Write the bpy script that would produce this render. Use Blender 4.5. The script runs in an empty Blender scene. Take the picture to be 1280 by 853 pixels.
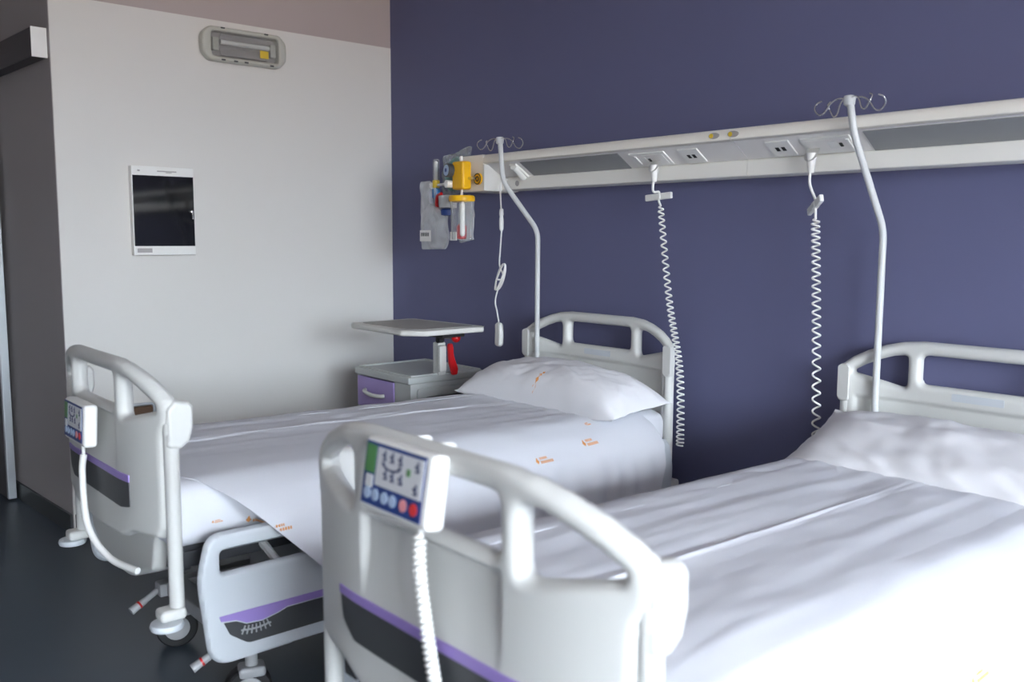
import bpy, bmesh, math, random
from mathutils import Vector, Matrix, noise
random.seed(7)
PI = math.pi
S = bpy.context.scene
COL = S.collection

# ------------------------------------------------------------------ camera, light, exposure
cam_d = bpy.data.cameras.new('camera')
cam = bpy.data.objects.new('camera', cam_d)
COL.objects.link(cam)
S.camera = cam
F_PX = 1141.3
PITCH, YAW, ROLL = math.radians(6.442), math.radians(40.48), math.radians(0.247)
fw = Vector((-math.cos(YAW)*math.cos(PITCH), math.sin(YAW)*math.cos(PITCH), -math.sin(PITCH)))
rt0 = Vector((math.sin(YAW), math.cos(YAW), 0))
up0 = rt0.cross(fw)
rt = rt0*math.cos(ROLL) + up0*math.sin(ROLL)
up = -rt0*math.sin(ROLL) + up0*math.cos(ROLL)
M3 = Matrix((rt, up, -fw)).transposed()
cam.matrix_world = Matrix.Translation((0, 0, 1.52)) @ M3.to_4x4()
cam_d.sensor_width = 36.0
cam_d.lens = 36.0*F_PX/1280
cam_d.clip_start = 0.05
cam_d.dof.use_dof = True
cam_d.dof.focus_distance = 4.0
cam_d.dof.aperture_fstop = 2.8

S.view_settings.view_transform = 'Standard'
S.view_settings.look = 'None'
S.view_settings.gamma = 1
S.view_settings.use_curve_mapping = False
S.view_settings.exposure = 0.0

W = bpy.data.worlds.new('sky'); S.world = W; W.use_nodes = True
# an overcast sky over darker, warmer ground, seen through the window
wn_ = W.node_tree; wb = wn_.nodes['Background']
SKY = 40.0
wb.inputs[1].default_value = SKY
wtc = wn_.nodes.new('ShaderNodeTexCoord'); wsp = wn_.nodes.new('ShaderNodeSeparateXYZ'); wmr = wn_.nodes.new('ShaderNodeMapRange'); wcr = wn_.nodes.new('ShaderNodeValToRGB')
wn_.links.new(wtc.outputs['Generated'], wsp.inputs[0]); wn_.links.new(wsp.outputs['Z'], wmr.inputs['Value'])
wmr.inputs['From Min'].default_value = -1; wmr.inputs['From Max'].default_value = 1
wn_.links.new(wmr.outputs[0], wcr.inputs[0]); wn_.links.new(wcr.outputs[0], wb.inputs[0])
el_ = wcr.color_ramp.elements
el_[0].position = .40; el_[0].color = (.25, .205, .172, 1)
el_[1].position = .50; el_[1].color = (.34, .30, .275, 1)
for p_, c_ in ((.525, (.66, .735, .83, 1)), (.60, (.78, .85, .93, 1)), (.66, (1.5, 1.62, 1.8, 1)), (.74, (2.6, 2.8, 3.1, 1)), (1.0, (2.8, 3.1, 3.5, 1))):
    e_ = el_.new(p_); e_.color = c_

WIN_X, WIN_Y0, WIN_Y1, WIN_Z0, WIN_Z1 = 4.7, -2.1, 2.2, 0.7, 3.1
pl_ = bpy.data.lights.new('window_portal', 'AREA'); pl_.shape = 'RECTANGLE'; pl_.size = WIN_Y1-WIN_Y0; pl_.size_y = WIN_Z1-WIN_Z0; pl_.cycles.is_portal = True
po_ = bpy.data.objects.new('window_portal', pl_); COL.objects.link(po_)
po_.location = (WIN_X+.205, (WIN_Y0+WIN_Y1)/2, (WIN_Z0+WIN_Z1)/2)
po_.rotation_euler = Vector((-1, 0, 0)).to_track_quat('-Z', 'Z').to_euler()

# ------------------------------------------------------------------ materials
def srgb(r, g, b):
    f = lambda c: (c/255/12.92) if c/255 <= .04045 else ((c/255+.055)/1.055)**2.4
    return (f(r), f(g), f(b), 1)
def mat(name, col, rough=.5, metal=0, bump=0, scale=60, var=0, spec=None, trans=0, alpha=1, ior=None, coat=0):
    m = bpy.data.materials.new(name); m.use_nodes = True
    nt = m.node_tree; b = nt.nodes['Principled BSDF']
    b.inputs['Base Color'].default_value = col
    b.inputs['Roughness'].default_value = rough
    b.inputs['Metallic'].default_value = metal
    if spec is not None: b.inputs['Specular IOR Level'].default_value = spec
    if trans: b.inputs['Transmission Weight'].default_value = trans
    if ior: b.inputs['IOR'].default_value = ior
    if alpha < 1: b.inputs['Alpha'].default_value = alpha
    if coat: b.inputs['Coat Weight'].default_value = coat
    tc = nt.nodes.new('ShaderNodeTexCoord')
    n = nt.nodes.new('ShaderNodeTexNoise'); n.inputs['Scale'].default_value = scale; n.inputs['Detail'].default_value = 3
    nt.links.new(tc.outputs['Object'], n.inputs['Vector'])
    if var:
        mx = nt.nodes.new('ShaderNodeMix'); mx.data_type = 'RGBA'
        c2 = tuple(min(1, c*(1-var)) for c in col[:3]) + (1,)
        mx.inputs[6].default_value = col; mx.inputs[7].default_value = c2
        nt.links.new(n.outputs['Fac'], mx.inputs[0]); nt.links.new(mx.outputs[2], b.inputs['Base Color'])
    if bump:
        bp = nt.nodes.new('ShaderNodeBump'); bp.inputs['Strength'].default_value = bump; bp.inputs['Distance'].default_value = .002
        nt.links.new(n.outputs['Fac'], bp.inputs['Height']); nt.links.new(bp.outputs['Normal'], b.inputs['Normal'])
    return m
M = dict(
    purple_wall=mat('purple_wall_paint', srgb(103, 105, 138), .75, bump=.15, scale=180, var=.04, spec=.3),
    white_wall=mat('pale_wall_paint', srgb(226, 224, 219), .8, bump=.12, scale=180, var=.02, spec=.3),
    upper_wall=mat('upper_wall_paint', srgb(186, 174, 171), .85, spec=.2),
    hall_wall=mat('hall_wall_paint', srgb(168, 163, 163), .8, bump=.12, scale=180, var=.02, spec=.3),
    ceiling=mat('ceiling_paint', srgb(242, 236, 233), .9, spec=.2),
    floor=mat('floor_vinyl', srgb(72, 82, 92), .34, bump=.05, scale=300, var=.15),
    base=mat('baseboard_vinyl', srgb(62, 66, 68), .45),
    plastic=mat('bed_plastic', srgb(216, 217, 213), .38, var=.01),
    plastic2=mat('rail_plastic', srgb(205, 211, 216), .4),
    lav=mat('lavender_strip', srgb(158, 136, 205), .4),
    dark=mat('dark_inset', srgb(70, 72, 74), .45),
    frame=mat('dark_frame_paint', srgb(46, 48, 52), .5),
    black=mat('black_rubber', srgb(26, 27, 29), .6),
    hub=mat('grey_hub', srgb(176, 178, 180), .45),
    chrome=mat('chrome', srgb(214, 214, 214), .14, metal=1),
    steel=mat('pole_enamel', srgb(208, 211, 211), .35),
    linen=mat('linen', srgb(224, 226, 232), .85, bump=.1, scale=900, spec=.15),
    pillow=mat('pillow_linen', srgb(228, 228, 231), .85, bump=.1, scale=900, spec=.15),
    orange=mat('orange_print', srgb(228, 158, 92), .8),
    cream=mat('cream_trunking', srgb(250, 246, 235), .4),
    trunk_white=mat('white_trunking', srgb(250, 248, 240), .45),
    trunk_face=mat('trunking_face', srgb(240, 238, 235), .45),
    diffuser=mat('unlit_diffuser', srgb(150, 152, 152), .3, var=.08, scale=14),
    white=mat('white_plastic', srgb(242, 242, 238), .35),
    hole=mat('socket_hole', srgb(18, 18, 18), .6),
    red=mat('red_plastic', srgb(196, 22, 28), .35),
    yellow=mat('yellow_plastic', srgb(244, 186, 20), .4),
    blue=mat('blue_plastic', srgb(38, 66, 132), .4),
    lightblue=mat('blue_fitting', srgb(66, 140, 205), .4),
    green=mat('green_plastic', srgb(86, 140, 84), .4),
    teal=mat('teal_mask', srgb(112, 158, 150), .5),
    cab=mat('cabinet_laminate', srgb(192, 196, 194), .45),
    cabtop=mat('cabinet_top', srgb(184, 188, 186), .4),
    cabdrawer=mat('lavender_drawer', srgb(168, 148, 206), .42),
    tray=mat('tray_plastic', srgb(222, 222, 216), .4),
    trayin=mat('tray_inlay', srgb(168, 166, 160), .45),
    screen=mat('dark_glass', srgb(8, 9, 11), .06, spec=.6),
    alu=mat('aluminium_profile', srgb(206, 212, 216), .35, metal=.6),
    door=mat('door_leaf', srgb(70, 68, 72), .5),
    ash=mat('paper_label', srgb(228, 228, 224), .7),
    keypad=mat('keypad_face', srgb(222, 224, 226), .4),
    ink=mat('key_ink', srgb(70, 78, 112), .5),
    redbtn=mat('red_button', srgb(220, 62, 62), .4),
    pinkbtn=mat('pink_button', srgb(226, 150, 150), .4),
    palebtn=mat('pale_button', srgb(176, 196, 220), .4),
    sticker=mat('yellow_sticker', srgb(222, 190, 60), .5),
    lampbody=mat('lamp_housing', srgb(196, 196, 186), .45),
    reflector=mat('lamp_reflector', srgb(176, 172, 170), .35, metal=.2),
    tube_glass=mat('fluorescent_tube', srgb(226, 226, 222), .25),
    brown=mat('wood_brown', srgb(96, 70, 48), .5),
)
def clear(name, col, rough=.1, mix=.75):
    m = bpy.data.materials.new(name); m.use_nodes = True; nt = m.node_tree
    for n in list(nt.nodes): nt.nodes.remove(n)
    out = nt.nodes.new('ShaderNodeOutputMaterial'); t = nt.nodes.new('ShaderNodeBsdfTransparent')
    p = nt.nodes.new('ShaderNodeBsdfPrincipled'); mx = nt.nodes.new('ShaderNodeMixShader')
    lw = nt.nodes.new('ShaderNodeLayerWeight'); lw.inputs['Blend'].default_value = .35
    mr = nt.nodes.new('ShaderNodeMapRange'); mr.inputs['To Min'].default_value = 1-mix; mr.inputs['To Max'].default_value = min(1, 1-mix+.5)
    t.inputs[0].default_value = (.97, .98, .98, 1)
    p.inputs['Base Color'].default_value = col; p.inputs['Roughness'].default_value = rough
    nt.links.new(lw.outputs['Facing'], mr.inputs['Value']); nt.links.new(mr.outputs[0], mx.inputs[0])
    nt.links.new(t.outputs[0], mx.inputs[1]); nt.links.new(p.outputs[0], mx.inputs[2]); nt.links.new(mx.outputs[0], out.inputs[0])
    return m
M['bag'] = clear('clear_bag_film', srgb(235, 238, 240), .3, .66)
M['bag_thin'] = clear('thin_bag_film', srgb(225, 232, 232), .2, .84)
M['jar'] = clear('clear_jar_plastic', srgb(235, 238, 240), .08, .88)
M['pane'] = clear('window_glass', srgb(220, 230, 235), .02, .95)
M['lens'] = clear('lamp_lens', srgb(200, 198, 198), .12, .94)

# ------------------------------------------------------------------ helpers
def tag(o, label=None, cat=None, group=None, kind=None):
    if label: o['label'] = label
    if cat: o['category'] = cat
    if group: o['group'] = group
    if kind: o['kind'] = kind
    return o
def empty(name, loc=(0, 0, 0), rotz=0, label=None, cat=None, group=None):
    o = bpy.data.objects.new(name, None); COL.objects.link(o)
    o.location = loc; o.rotation_euler = (0, 0, rotz); o.empty_display_size = .1
    return tag(o, label, cat, group)
def finish(bm, name, m, parent=None, angle=40, smooth=True):
    me = bpy.data.meshes.new(name)
    bmesh.ops.recalc_face_normals(bm, faces=bm.faces)
    bm.to_mesh(me); bm.free()
    ms = m if isinstance(m, (list, tuple)) else [m]
    for x in ms: me.materials.append(M[x])
    if smooth:
        for p in me.polygons: p.use_smooth = True
        me.set_sharp_from_angle(angle=math.radians(angle))
    o = bpy.data.objects.new(name, me); COL.objects.link(o)
    if smooth and len(me.polygons) < 4000:
        w_ = o.modifiers.new('weighted_normals', 'WEIGHTED_NORMAL'); w_.keep_sharp = True
    if parent: o.parent = parent
    return o
def merge(bm, src):
    me = bpy.data.meshes.new('t'); src.to_mesh(me); src.free(); bm.from_mesh(me); bpy.data.meshes.remove(me)
def box(bm, c, s, bev=0, seg=2, rot=None, mi=0):
    t = bmesh.new(); bmesh.ops.create_cube(t, size=1)
    bmesh.ops.scale(t, vec=s, verts=t.verts)
    if bev: bmesh.ops.bevel(t, geom=t.edges[:], offset=bev, segments=seg, affect='EDGES', profile=.5)
    if rot is not None: bmesh.ops.transform(t, matrix=rot.to_4x4(), verts=t.verts)
    bmesh.ops.translate(t, vec=c, verts=t.verts)
    for f in t.faces: f.material_index = mi
    merge(bm, t); return bm
def B(): return bmesh.new()
def rot(axis, deg): return Matrix.Rotation(math.radians(deg), 3, axis)
def spline(pts, n=8):
    P = [Vector(p) for p in pts]; out = []
    for i in range(len(P)-1):
        p0 = P[max(i-1, 0)]; p1 = P[i]; p2 = P[i+1]; p3 = P[min(i+2, len(P)-1)]
        for k in range(n):
            t = k/n
            out.append(.5*((2*p1)+(-p0+p2)*t+(2*p0-5*p1+4*p2-p3)*t*t+(-p0+3*p1-3*p2+p3)*t**3))
    out.append(P[-1]); return out
def fillet(pts, r, n=6):
    P = [Vector(p) for p in pts]; out = [P[0]]
    for i in range(1, len(P)-1):
        a = (P[i-1]-P[i]); b = (P[i+1]-P[i]); rr = min(r, a.length*.45, b.length*.45)
        A = P[i]+a.normalized()*rr; Bq = P[i]+b.normalized()*rr
        for k in range(n+1):
            t = k/n; out.append((1-t)**2*A+2*t*(1-t)*P[i]+t*t*Bq)
    out.append(P[-1]); return out
def tube(bm, pts, r, seg=10, closed=False, mi=0):
    P = [Vector(p) for p in pts]; n = len(P); rings = []
    rad = r if isinstance(r, (list, tuple)) else [r]*n
    T0 = (P[1]-P[0]).normalized()
    N = T0.orthogonal().normalized()
    prev = T0
    for i in range(n):
        if closed: T = (P[(i+1) % n]-P[i-1]).normalized()
        else: T = (P[min(i+1, n-1)]-P[max(i-1, 0)]).normalized()
        q = prev.rotation_difference(T); N = q @ N; N = (N-T*N.dot(T)).normalized(); prev = T
        Bn = T.cross(N)
        rings.append([bm.verts.new(P[i]+(N*math.cos(2*PI*k/seg)+Bn*math.sin(2*PI*k/seg))*rad[i]) for k in range(seg)])
    for i in range(n if closed else n-1):
        a, b = rings[i], rings[(i+1) % n]
        for k in range(seg):
            f = bm.faces.new((a[k], a[(k+1) % seg], b[(k+1) % seg], b[k])); f.material_index = mi
    if not closed:
        for R in (rings[0][::-1], rings[-1]):
            f = bm.faces.new(R); f.material_index = mi
    return bm
def lathe(bm, prof, o=(0, 0, 0), axis='Z', seg=24, mi=0, mtx=None):
    """prof: (radius, height) pairs; closed with caps when radius > 0 at an end."""
    t = bmesh.new(); rings = []
    for r, h in prof:
        rings.append([t.verts.new((r*math.cos(2*PI*k/seg), r*math.sin(2*PI*k/seg), h)) for k in range(seg)])
    for a, b in zip(rings, rings[1:]):
        for k in range(seg): t.faces.new((a[k], a[(k+1) % seg], b[(k+1) % seg], b[k]))
    t.faces.new(rings[0][::-1]); t.faces.new(rings[-1])
    bmesh.ops.remove_doubles(t, verts=t.verts, dist=1e-6)
    R = {'Z': Matrix.Identity(3), 'X': Matrix.Rotation(PI/2, 3, 'Y'), 'Y': Matrix.Rotation(-PI/2, 3, 'X')}[axis]
    if mtx is not None: R = mtx
    bmesh.ops.transform(t, matrix=R.to_4x4(), verts=t.verts)
    bmesh.ops.translate(t, vec=o, verts=t.verts)
    for f in t.faces: f.material_index = mi
    merge(bm, t); return bm
def rpoly(pts, r, n=6):
    """round a closed 2-D polygon; r a number or one per corner"""
    out = []; N = len(pts)
    for i in range(N):
        p = Vector(pts[i]); a = Vector(pts[i-1])-p; b = Vector(pts[(i+1) % N])-p
        ri = r[i] if isinstance(r, (list, tuple)) else r
        ang = a.angle(b)
        if ri <= 0 or ang > math.radians(176): out.append(p); continue
        d = min(ri/math.tan(ang/2), a.length*.48, b.length*.48)
        A = p+a.normalized()*d; Q = p+b.normalized()*d
        for k in range(n+1):
            t = k/n; out.append((1-t)**2*A+2*t*(1-t)*p+t*t*Q)
    return out
def cuts(bm, axis, vals):
    no = Vector((0, 0, 0)); no[axis] = 1
    for v in vals:
        co = Vector((0, 0, 0)); co[axis] = v
        bmesh.ops.bisect_plane(bm, geom=bm.verts[:]+bm.edges[:]+bm.faces[:], plane_co=co, plane_no=no, dist=1e-6)
def plate(outer, holes, thick, bev, seg=4):
    """flat board in (x, z) from y=0 to y=thick, with holes and rounded rims; returns a bmesh"""
    t = bmesh.new(); edges = []
    for loop in [outer]+list(holes):
        vs = [t.verts.new((p[0], 0, p[1])) for p in loop]
        for i in range(len(vs)): edges.append(t.edges.new((vs[i], vs[(i+1) % len(vs)])))
    bmesh.ops.triangle_fill(t, use_beauty=True, use_dissolve=False, edges=edges)
    ret = bmesh.ops.extrude_face_region(t, geom=t.faces[:])
    vs = [g for g in ret['geom'] if isinstance(g, bmesh.types.BMVert)]
    bmesh.ops.translate(t, vec=(0, thick, 0), verts=vs)
    bmesh.ops.recalc_face_normals(t, faces=t.faces)
    if bev:
        me = bpy.data.meshes.new('t'); t.to_mesh(me); t.free()
        o = bpy.data.objects.new('t', me); COL.objects.link(o)
        md = o.modifiers.new('b', 'BEVEL'); md.width = bev; md.segments = seg; md.limit_method = 'ANGLE'; md.angle_limit = math.radians(50); md.use_clamp_overlap = False
        dg = bpy.context.evaluated_depsgraph_get()
        me2 = bpy.data.meshes.new_from_object(o.evaluated_get(dg))
        t = bmesh.new(); t.from_mesh(me2)
        bpy.data.objects.remove(o); bpy.data.meshes.remove(me); bpy.data.meshes.remove(me2)
    return t
def gplate(outer, holes, thick, bev, step):
    """like plate(), but as an even grid whose rims are rounded by distance to the outline: bends cleanly"""
    import numpy as np
    loops = [np.array([(p[0], p[1]) for p in L]) for L in [outer]+list(holes)]
    segA = np.concatenate(loops); segB = np.concatenate([np.roll(L, -1, 0) for L in loops])
    D = segB-segA; DD = (D**2).sum(1)+1e-12
    def near(q):
        tt = np.clip(((q-segA)*D).sum(1)/DD, 0, 1); pr = segA+D*tt[:, None]
        d = ((q-pr)**2).sum(1); i = d.argmin(); return math.sqrt(d[i]), pr[i]
    def inside(q):
        y0, y1 = segA[:, 1], segB[:, 1]
        c = (y0 > q[1]) != (y1 > q[1])
        xs = segA[c, 0]+(q[1]-y0[c])*D[c, 0]/D[c, 1]
        return int((xs > q[0]).sum()) % 2 == 1
    lo, hi = loops[0].min(0), loops[0].max(0)
    nx, nzz = int(math.ceil((hi[0]-lo[0])/step)), int(math.ceil((hi[1]-lo[1])/step))
    P = lambda i, j: np.array((lo[0]+(hi[0]-lo[0])*i/nx, lo[1]+(hi[1]-lo[1])*j/nzz))
    cells = [(i, j) for i in range(nx) for j in range(nzz) if inside((P(i, j)+P(i+1, j+1))/2)]
    cs = set(cells); t = bmesh.new(); fr, bk = {}, {}
    def rim(i, j): return not all((i-a, j-c) in cs for a in (0, 1) for c in (0, 1))
    def vert(i, j):
        if (i, j) in fr: return
        q = P(i, j); d, pr = near(q); isr = rim(i, j)
        if isr: q = pr; d = 0
        d = min(d, bev); yv = bev-math.sqrt(max(0, bev*bev-(bev-d)**2))
        fr[i, j] = t.verts.new((q[0], yv, q[1])); bk[i, j] = t.verts.new((q[0], thick-yv, q[1]))
    for i, j in cells:
        for a, c in ((0, 0), (1, 0), (1, 1), (0, 1)): vert(i+a, j+c)
        k = [(i, j), (i+1, j), (i+1, j+1), (i, j+1)]
        t.faces.new([fr[q] for q in k]); t.faces.new([bk[q] for q in k[::-1]])
        for e, nb in (((k[0], k[1]), (i, j-1)), ((k[1], k[2]), (i+1, j)), ((k[2], k[3]), (i, j+1)), ((k[3], k[0]), (i-1, j))):
            if nb not in cs: t.faces.new((fr[e[1]], fr[e[0]], bk[e[0]], bk[e[1]]))
    bmesh.ops.recalc_face_normals(t, faces=t.faces)
    return t
def frange(a, b, s):
    n = int(round((b-a)/s)); return [a+(b-a)*i/n for i in range(n+1)]
def smooth01(x):
    x = max(0, min(1, x)); return x*x*(3-2*x)
def copy_tree(o, parent=None):
    c = o.copy(); COL.objects.link(c)
    if parent: c.parent = parent
    for ch in list(o.children): copy_tree(ch, c)
    return c
def struct(name, bm, m, parent=None, smooth=False):
    o = finish(bm, name, m, parent, smooth=smooth)
    if parent is None: o['kind'] = 'structure'
    return o
def nz(x, y, z=0): return noise.noise(Vector((x, y, z)))

# ------------------------------------------------------------------ the room
H, HW = 3.25, 2.683
XL, YB = -4.92, 3.20
YF = -2.2
b = B(); box(b, (-1.45, (YF+YB)/2, -.05), (13.7, YB-YF+.6, .1)); struct('floor', b, 'floor')
b = B(); box(b, (-1.45, (YF+YB)/2, H+.05), (13.7, YB-YF+.6, .1)); struct('ceiling', b, 'ceiling')
b = B(); box(b, ((XL+WIN_X)/2, YB+.06, H/2), (WIN_X-XL+.4, .12, H)); struct('wall_back', b, 'purple_wall')
b = B(); box(b, (XL-.06, (1.24+YB)/2+.005, HW/2), (.12, YB-1.25, HW)); struct('wall_left', b, 'white_wall')
b = B(); box(b, (XL-.062, (1.24+YB)/2+.005, (HW+H)/2), (.12, YB-1.25, H-HW)); struct('wall_left_upper', b, 'upper_wall')
TH = math.atan(.066)
def hallp(s, off):            # point on the slightly angled hall wall: s along it from the corner, off in front of it
    return Vector((XL-.005-s*math.cos(TH)-off*(-math.sin(TH)), 1.247-s*math.sin(TH)-off*math.cos(TH)))
def hallbox(bm, s0, s1, o0, o1, z0, z1, bev=0):
    c = hallp((s0+s1)/2, (o0+o1)/2)
    return box(bm, (c.x, c.y, (z0+z1)/2), (s1-s0, abs(o1-o0), z1-z0), bev, 2, Matrix.Rotation(TH, 3, 'Z'))
b = B(); hallbox(b, 0, 3.2, -.1, 0, 0, H); struct('wall_hall', b, 'hall_wall')
b = B(); box(b, (-7.75, (YF+1.3)/2, H/2), (.1, 1.3-YF+.4, H)); struct('wall_far', b, 'hall_wall')
b = B(); box(b, (-1.45, YF-.05, H/2), (13.7, .1, H)); struct('wall_front', b, 'hall_wall')
b = B()
ya, yb = YF-.1, YB+.2
box(b, (WIN_X+.1, (ya+yb)/2, WIN_Z0/2), (.2, yb-ya, WIN_Z0))
box(b, (WIN_X+.1, (ya+yb)/2, (WIN_Z1+H)/2), (.2, yb-ya, H-WIN_Z1))
box(b, (WIN_X+.1, (ya+WIN_Y0)/2, (WIN_Z0+WIN_Z1)/2), (.2, WIN_Y0-ya, WIN_Z1-WIN_Z0))
box(b, (WIN_X+.1, (WIN_Y1+yb)/2, (WIN_Z0+WIN_Z1)/2), (.2, yb-WIN_Y1, WIN_Z1-WIN_Z0))
struct('wall_right', b, 'white_wall')
wn = empty('window_1', (WIN_X+.14, (WIN_Y0+WIN_Y1)/2, (WIN_Z0+WIN_Z1)/2)); wn['kind'] = 'structure'
b = B(); wy, wz = WIN_Y1-WIN_Y0, WIN_Z1-WIN_Z0
for s in (-1, 1):
    box(b, (0, 0, s*(wz/2-.03)), (.07, wy, .06), .005); box(b, (0, s*(wy/2-.03), 0), (.07, .06, wz-.12), .005)
box(b, (0, 0, 0), (.07, .08, wz-.12), .005)
struct('window_frame', b, 'white', wn)
b = B(); box(b, (.01, 0, 0), (.006, wy-.1, wz-.1)); struct('window_pane', b, 'pane', wn)
# baseboards
b = B(); hallbox(b, 0, 2.9, .0, .014, 0, .1, .004); struct('baseboard_hall', b, 'base')
b = B(); box(b, (XL+.007, (1.255+YB)/2, .05), (.014, YB-1.255, .1), .004); struct('baseboard_left', b, 'base')
b = B(); box(b, ((XL+WIN_X)/2, YB-.007, .05), (WIN_X-XL-.03, .014, .1), .004); struct('baseboard_back', b, 'base')
# sliding door and its header track on the hall wall
b = B(); hallbox(b, .03, 2.85, .002, .072, 2.382, 2.522, .004); t1 = struct('trim_1', b, 'door')  # header box coloured dark to carry the shade on its front face
b = B(); hallbox(b, .026, .031, .001, .073, 2.381, 2.523, .001); struct('end_cap', b, 'white', t1)
dr = empty('door_1', (0, 0, 0)); dr['kind'] = 'structure'
b = B(); hallbox(b, .875, 2.0, .028, .068, .012, 2.385, .002); struct('door_leaf', b, 'door', dr)
b = B(); hallbox(b, .845, .877, .026, .07, .012, 2.385, .004); struct('edge_profile', b, 'alu', dr)

# ------------------------------------------------------------------ hospital bed
def dcurve(u): return .055*(max(0, abs(u)-.2)/.28)**2
half = [(0, 1.165), (.2, 1.165), (.27, 1.158), (.33, 1.143), (.39, 1.12), (.44, 1.092), (.47, 1.066), (.481, 1.035), (.476, .995), (.462, .978), (.458, .95), (.458, .70), (.43, .662), (.30, .655), (.22, .625), (0, .61)]
outl = [Vector((-x, z)) for x, z in half[::-1]][:-1] + [Vector(p) for p in half]
outl = outl[1:] if (outl[0]-outl[-1]).length < 1e-6 else outl
outl = rpoly(outl, .03, 3)
def sidehole(s):
    p = [(.248, .992), (.248, 1.113), (.30, 1.106), (.352, 1.088), (.398, 1.066), (.43, 1.046), (.43, 1.034)]
    p = rpoly(p, [.022, .02, .03, .03, .03, .006, .012], 4)
    return [Vector((s*q.x, q.y)) for q in p]
chole = rpoly([(-.2, 1.014), (.2, 1.014), (.2, 1.118), (-.2, 1.118)], .024, 5)
TB = .05
def board():
    t = gplate(outl, [chole, sidehole(1), sidehole(-1)], TB, .0225, .0062)
    for v in t.verts:
        u, y, z = v.co
        if y < .02:
            k = smooth01((.214-abs(u))/.016)*smooth01((.998-z)/.01)*smooth01((z-.80)/.16)
            y += .014*k
        if y > TB-.006 and z < .96:
            k = smooth01((.425-abs(u))/.01)*smooth01((.953-z)/.008)
            y -= .010*k
        v.co.y = y+dcurve(u)
    return t
def bend(t, off):
    for v in t.verts: v.co.y = v.co.y+dcurve(v.co.x)+off
    return t
def mirror_y(t, L):
    for v in t.verts: v.co.y = L-v.co.y
    bmesh.ops.reverse_faces(t, faces=t.faces); return t
LB = 2.30
def add_board(root, name, head):
    fix = (lambda t: mirror_y(t, LB)) if head else (lambda t: t)
    bd = finish(fix(board()), name, 'plastic', root, 70)
    # dark inset with lavender edge on the outer face
    o = rpoly([(-.30, .806), (-.288, .755), (-.24, .724), (.02, .724), (.024, .731), (.03, .724), (.24, .724), (.30, .735), (.30, .81)], [.002, .03, .03, 0, 0, 0, .02, .01, .002], 4)
    t = plate(o, [], .006, .0015, 2); cuts(t, 0, frange(-.28, .28, .04)); bend(t, -.003); finish(fix(t), 'dark_inset', 'dark', bd)
    o = [(-.302, .805), (.30, .808), (.30, .83), (-.304, .822)]
    t = plate(o, [], .007, .0015, 2); cuts(t, 0, frange(-.28, .28, .04)); bend(t, -.004); finish(fix(t), 'lavender_strip', 'lav', bd)
    # label plate on the inner face
    t = plate(rpoly([(-.085, .972), (.085, .972), (.085, .998), (-.085, .998)], .004, 3), [], .003, 0); bend(t, TB-.001); finish(fix(t), 'label_plate', 'plastic2', bd)
    for s in (-1, 1):
        b = B(); x, y = s*.458, .028+dcurve(.458)
        prof = [(.012, 0), (.021, .004), (.0215, .51), (.0235, .52), (.0235, .545), (.012, .56)]
        lathe(b, prof, (x, y, .455), seg=18)
        finish(fix(b), 'corner_post', 'plastic', bd, 50)
        o = rpoly([(-.022, .93), (-.022, 1.04), (.0, 1.067), (.044, 1.06), (.056, 1.045), (.056, .985), (.044, .945), (.018, .925)], .012, 4)
        t = gplate(o, [], .042, .013, .0042)
        if head:
            for v in t.verts: v.co.x = min(v.co.x, .026)*.8
        for v in t.verts: v.co = Vector((s*(.440+v.co.y), y+.004+v.co.x, v.co.z))
        if s < 0: bmesh.ops.reverse_faces(t, faces=t.faces)
        finish(fix(t), 'corner_block', 'plastic', bd, 70)
        b = B(); box(b, (x, y-.018, .452), (.058, .075, .034), .012, 3)
        finish(fix(b), 'bumper_arm', 'plastic', bd)
        b = B(); lathe(b, [(.03, 0), (.044, .004), (.047, .012), (.044, .021), (.03, .025)], (x+s*.012, y-.035, .412), seg=24)
        finish(fix(b), 'bumper_roller', 'plastic2', bd, 50)
    return bd
def rail_mesh(y0, y1, ramp, icon):
    # outline in (y, z); built in x-z of the plate then turned
    flip = (lambda q: q) if ramp > 0 else (lambda q: [Vector((y0+y1-p[0], p[1])) for p in q][::-1])
    L = y1
    o = rpoly([(y0+.03, .295), (y1-.02, .31), (y1, .45), (y1-.02, .687), (y0+.03, .687), (y0, .56)], [.075, .05, .1, .06, .055, .25], 7)
    h = rpoly([(y0+.066, .568), (y1-.09, .575), (y1-.09, .63), (y0+.066, .634)], .013, 4)
    t = gplate(flip(o), [flip(h)], .034, .014, .0065)
    return t, flip
def to_rail(t, s):
    for v in t.verts:
        x, y, z = v.co
        v.co = Vector((s*(.560-y), x, z))
    return t
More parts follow.
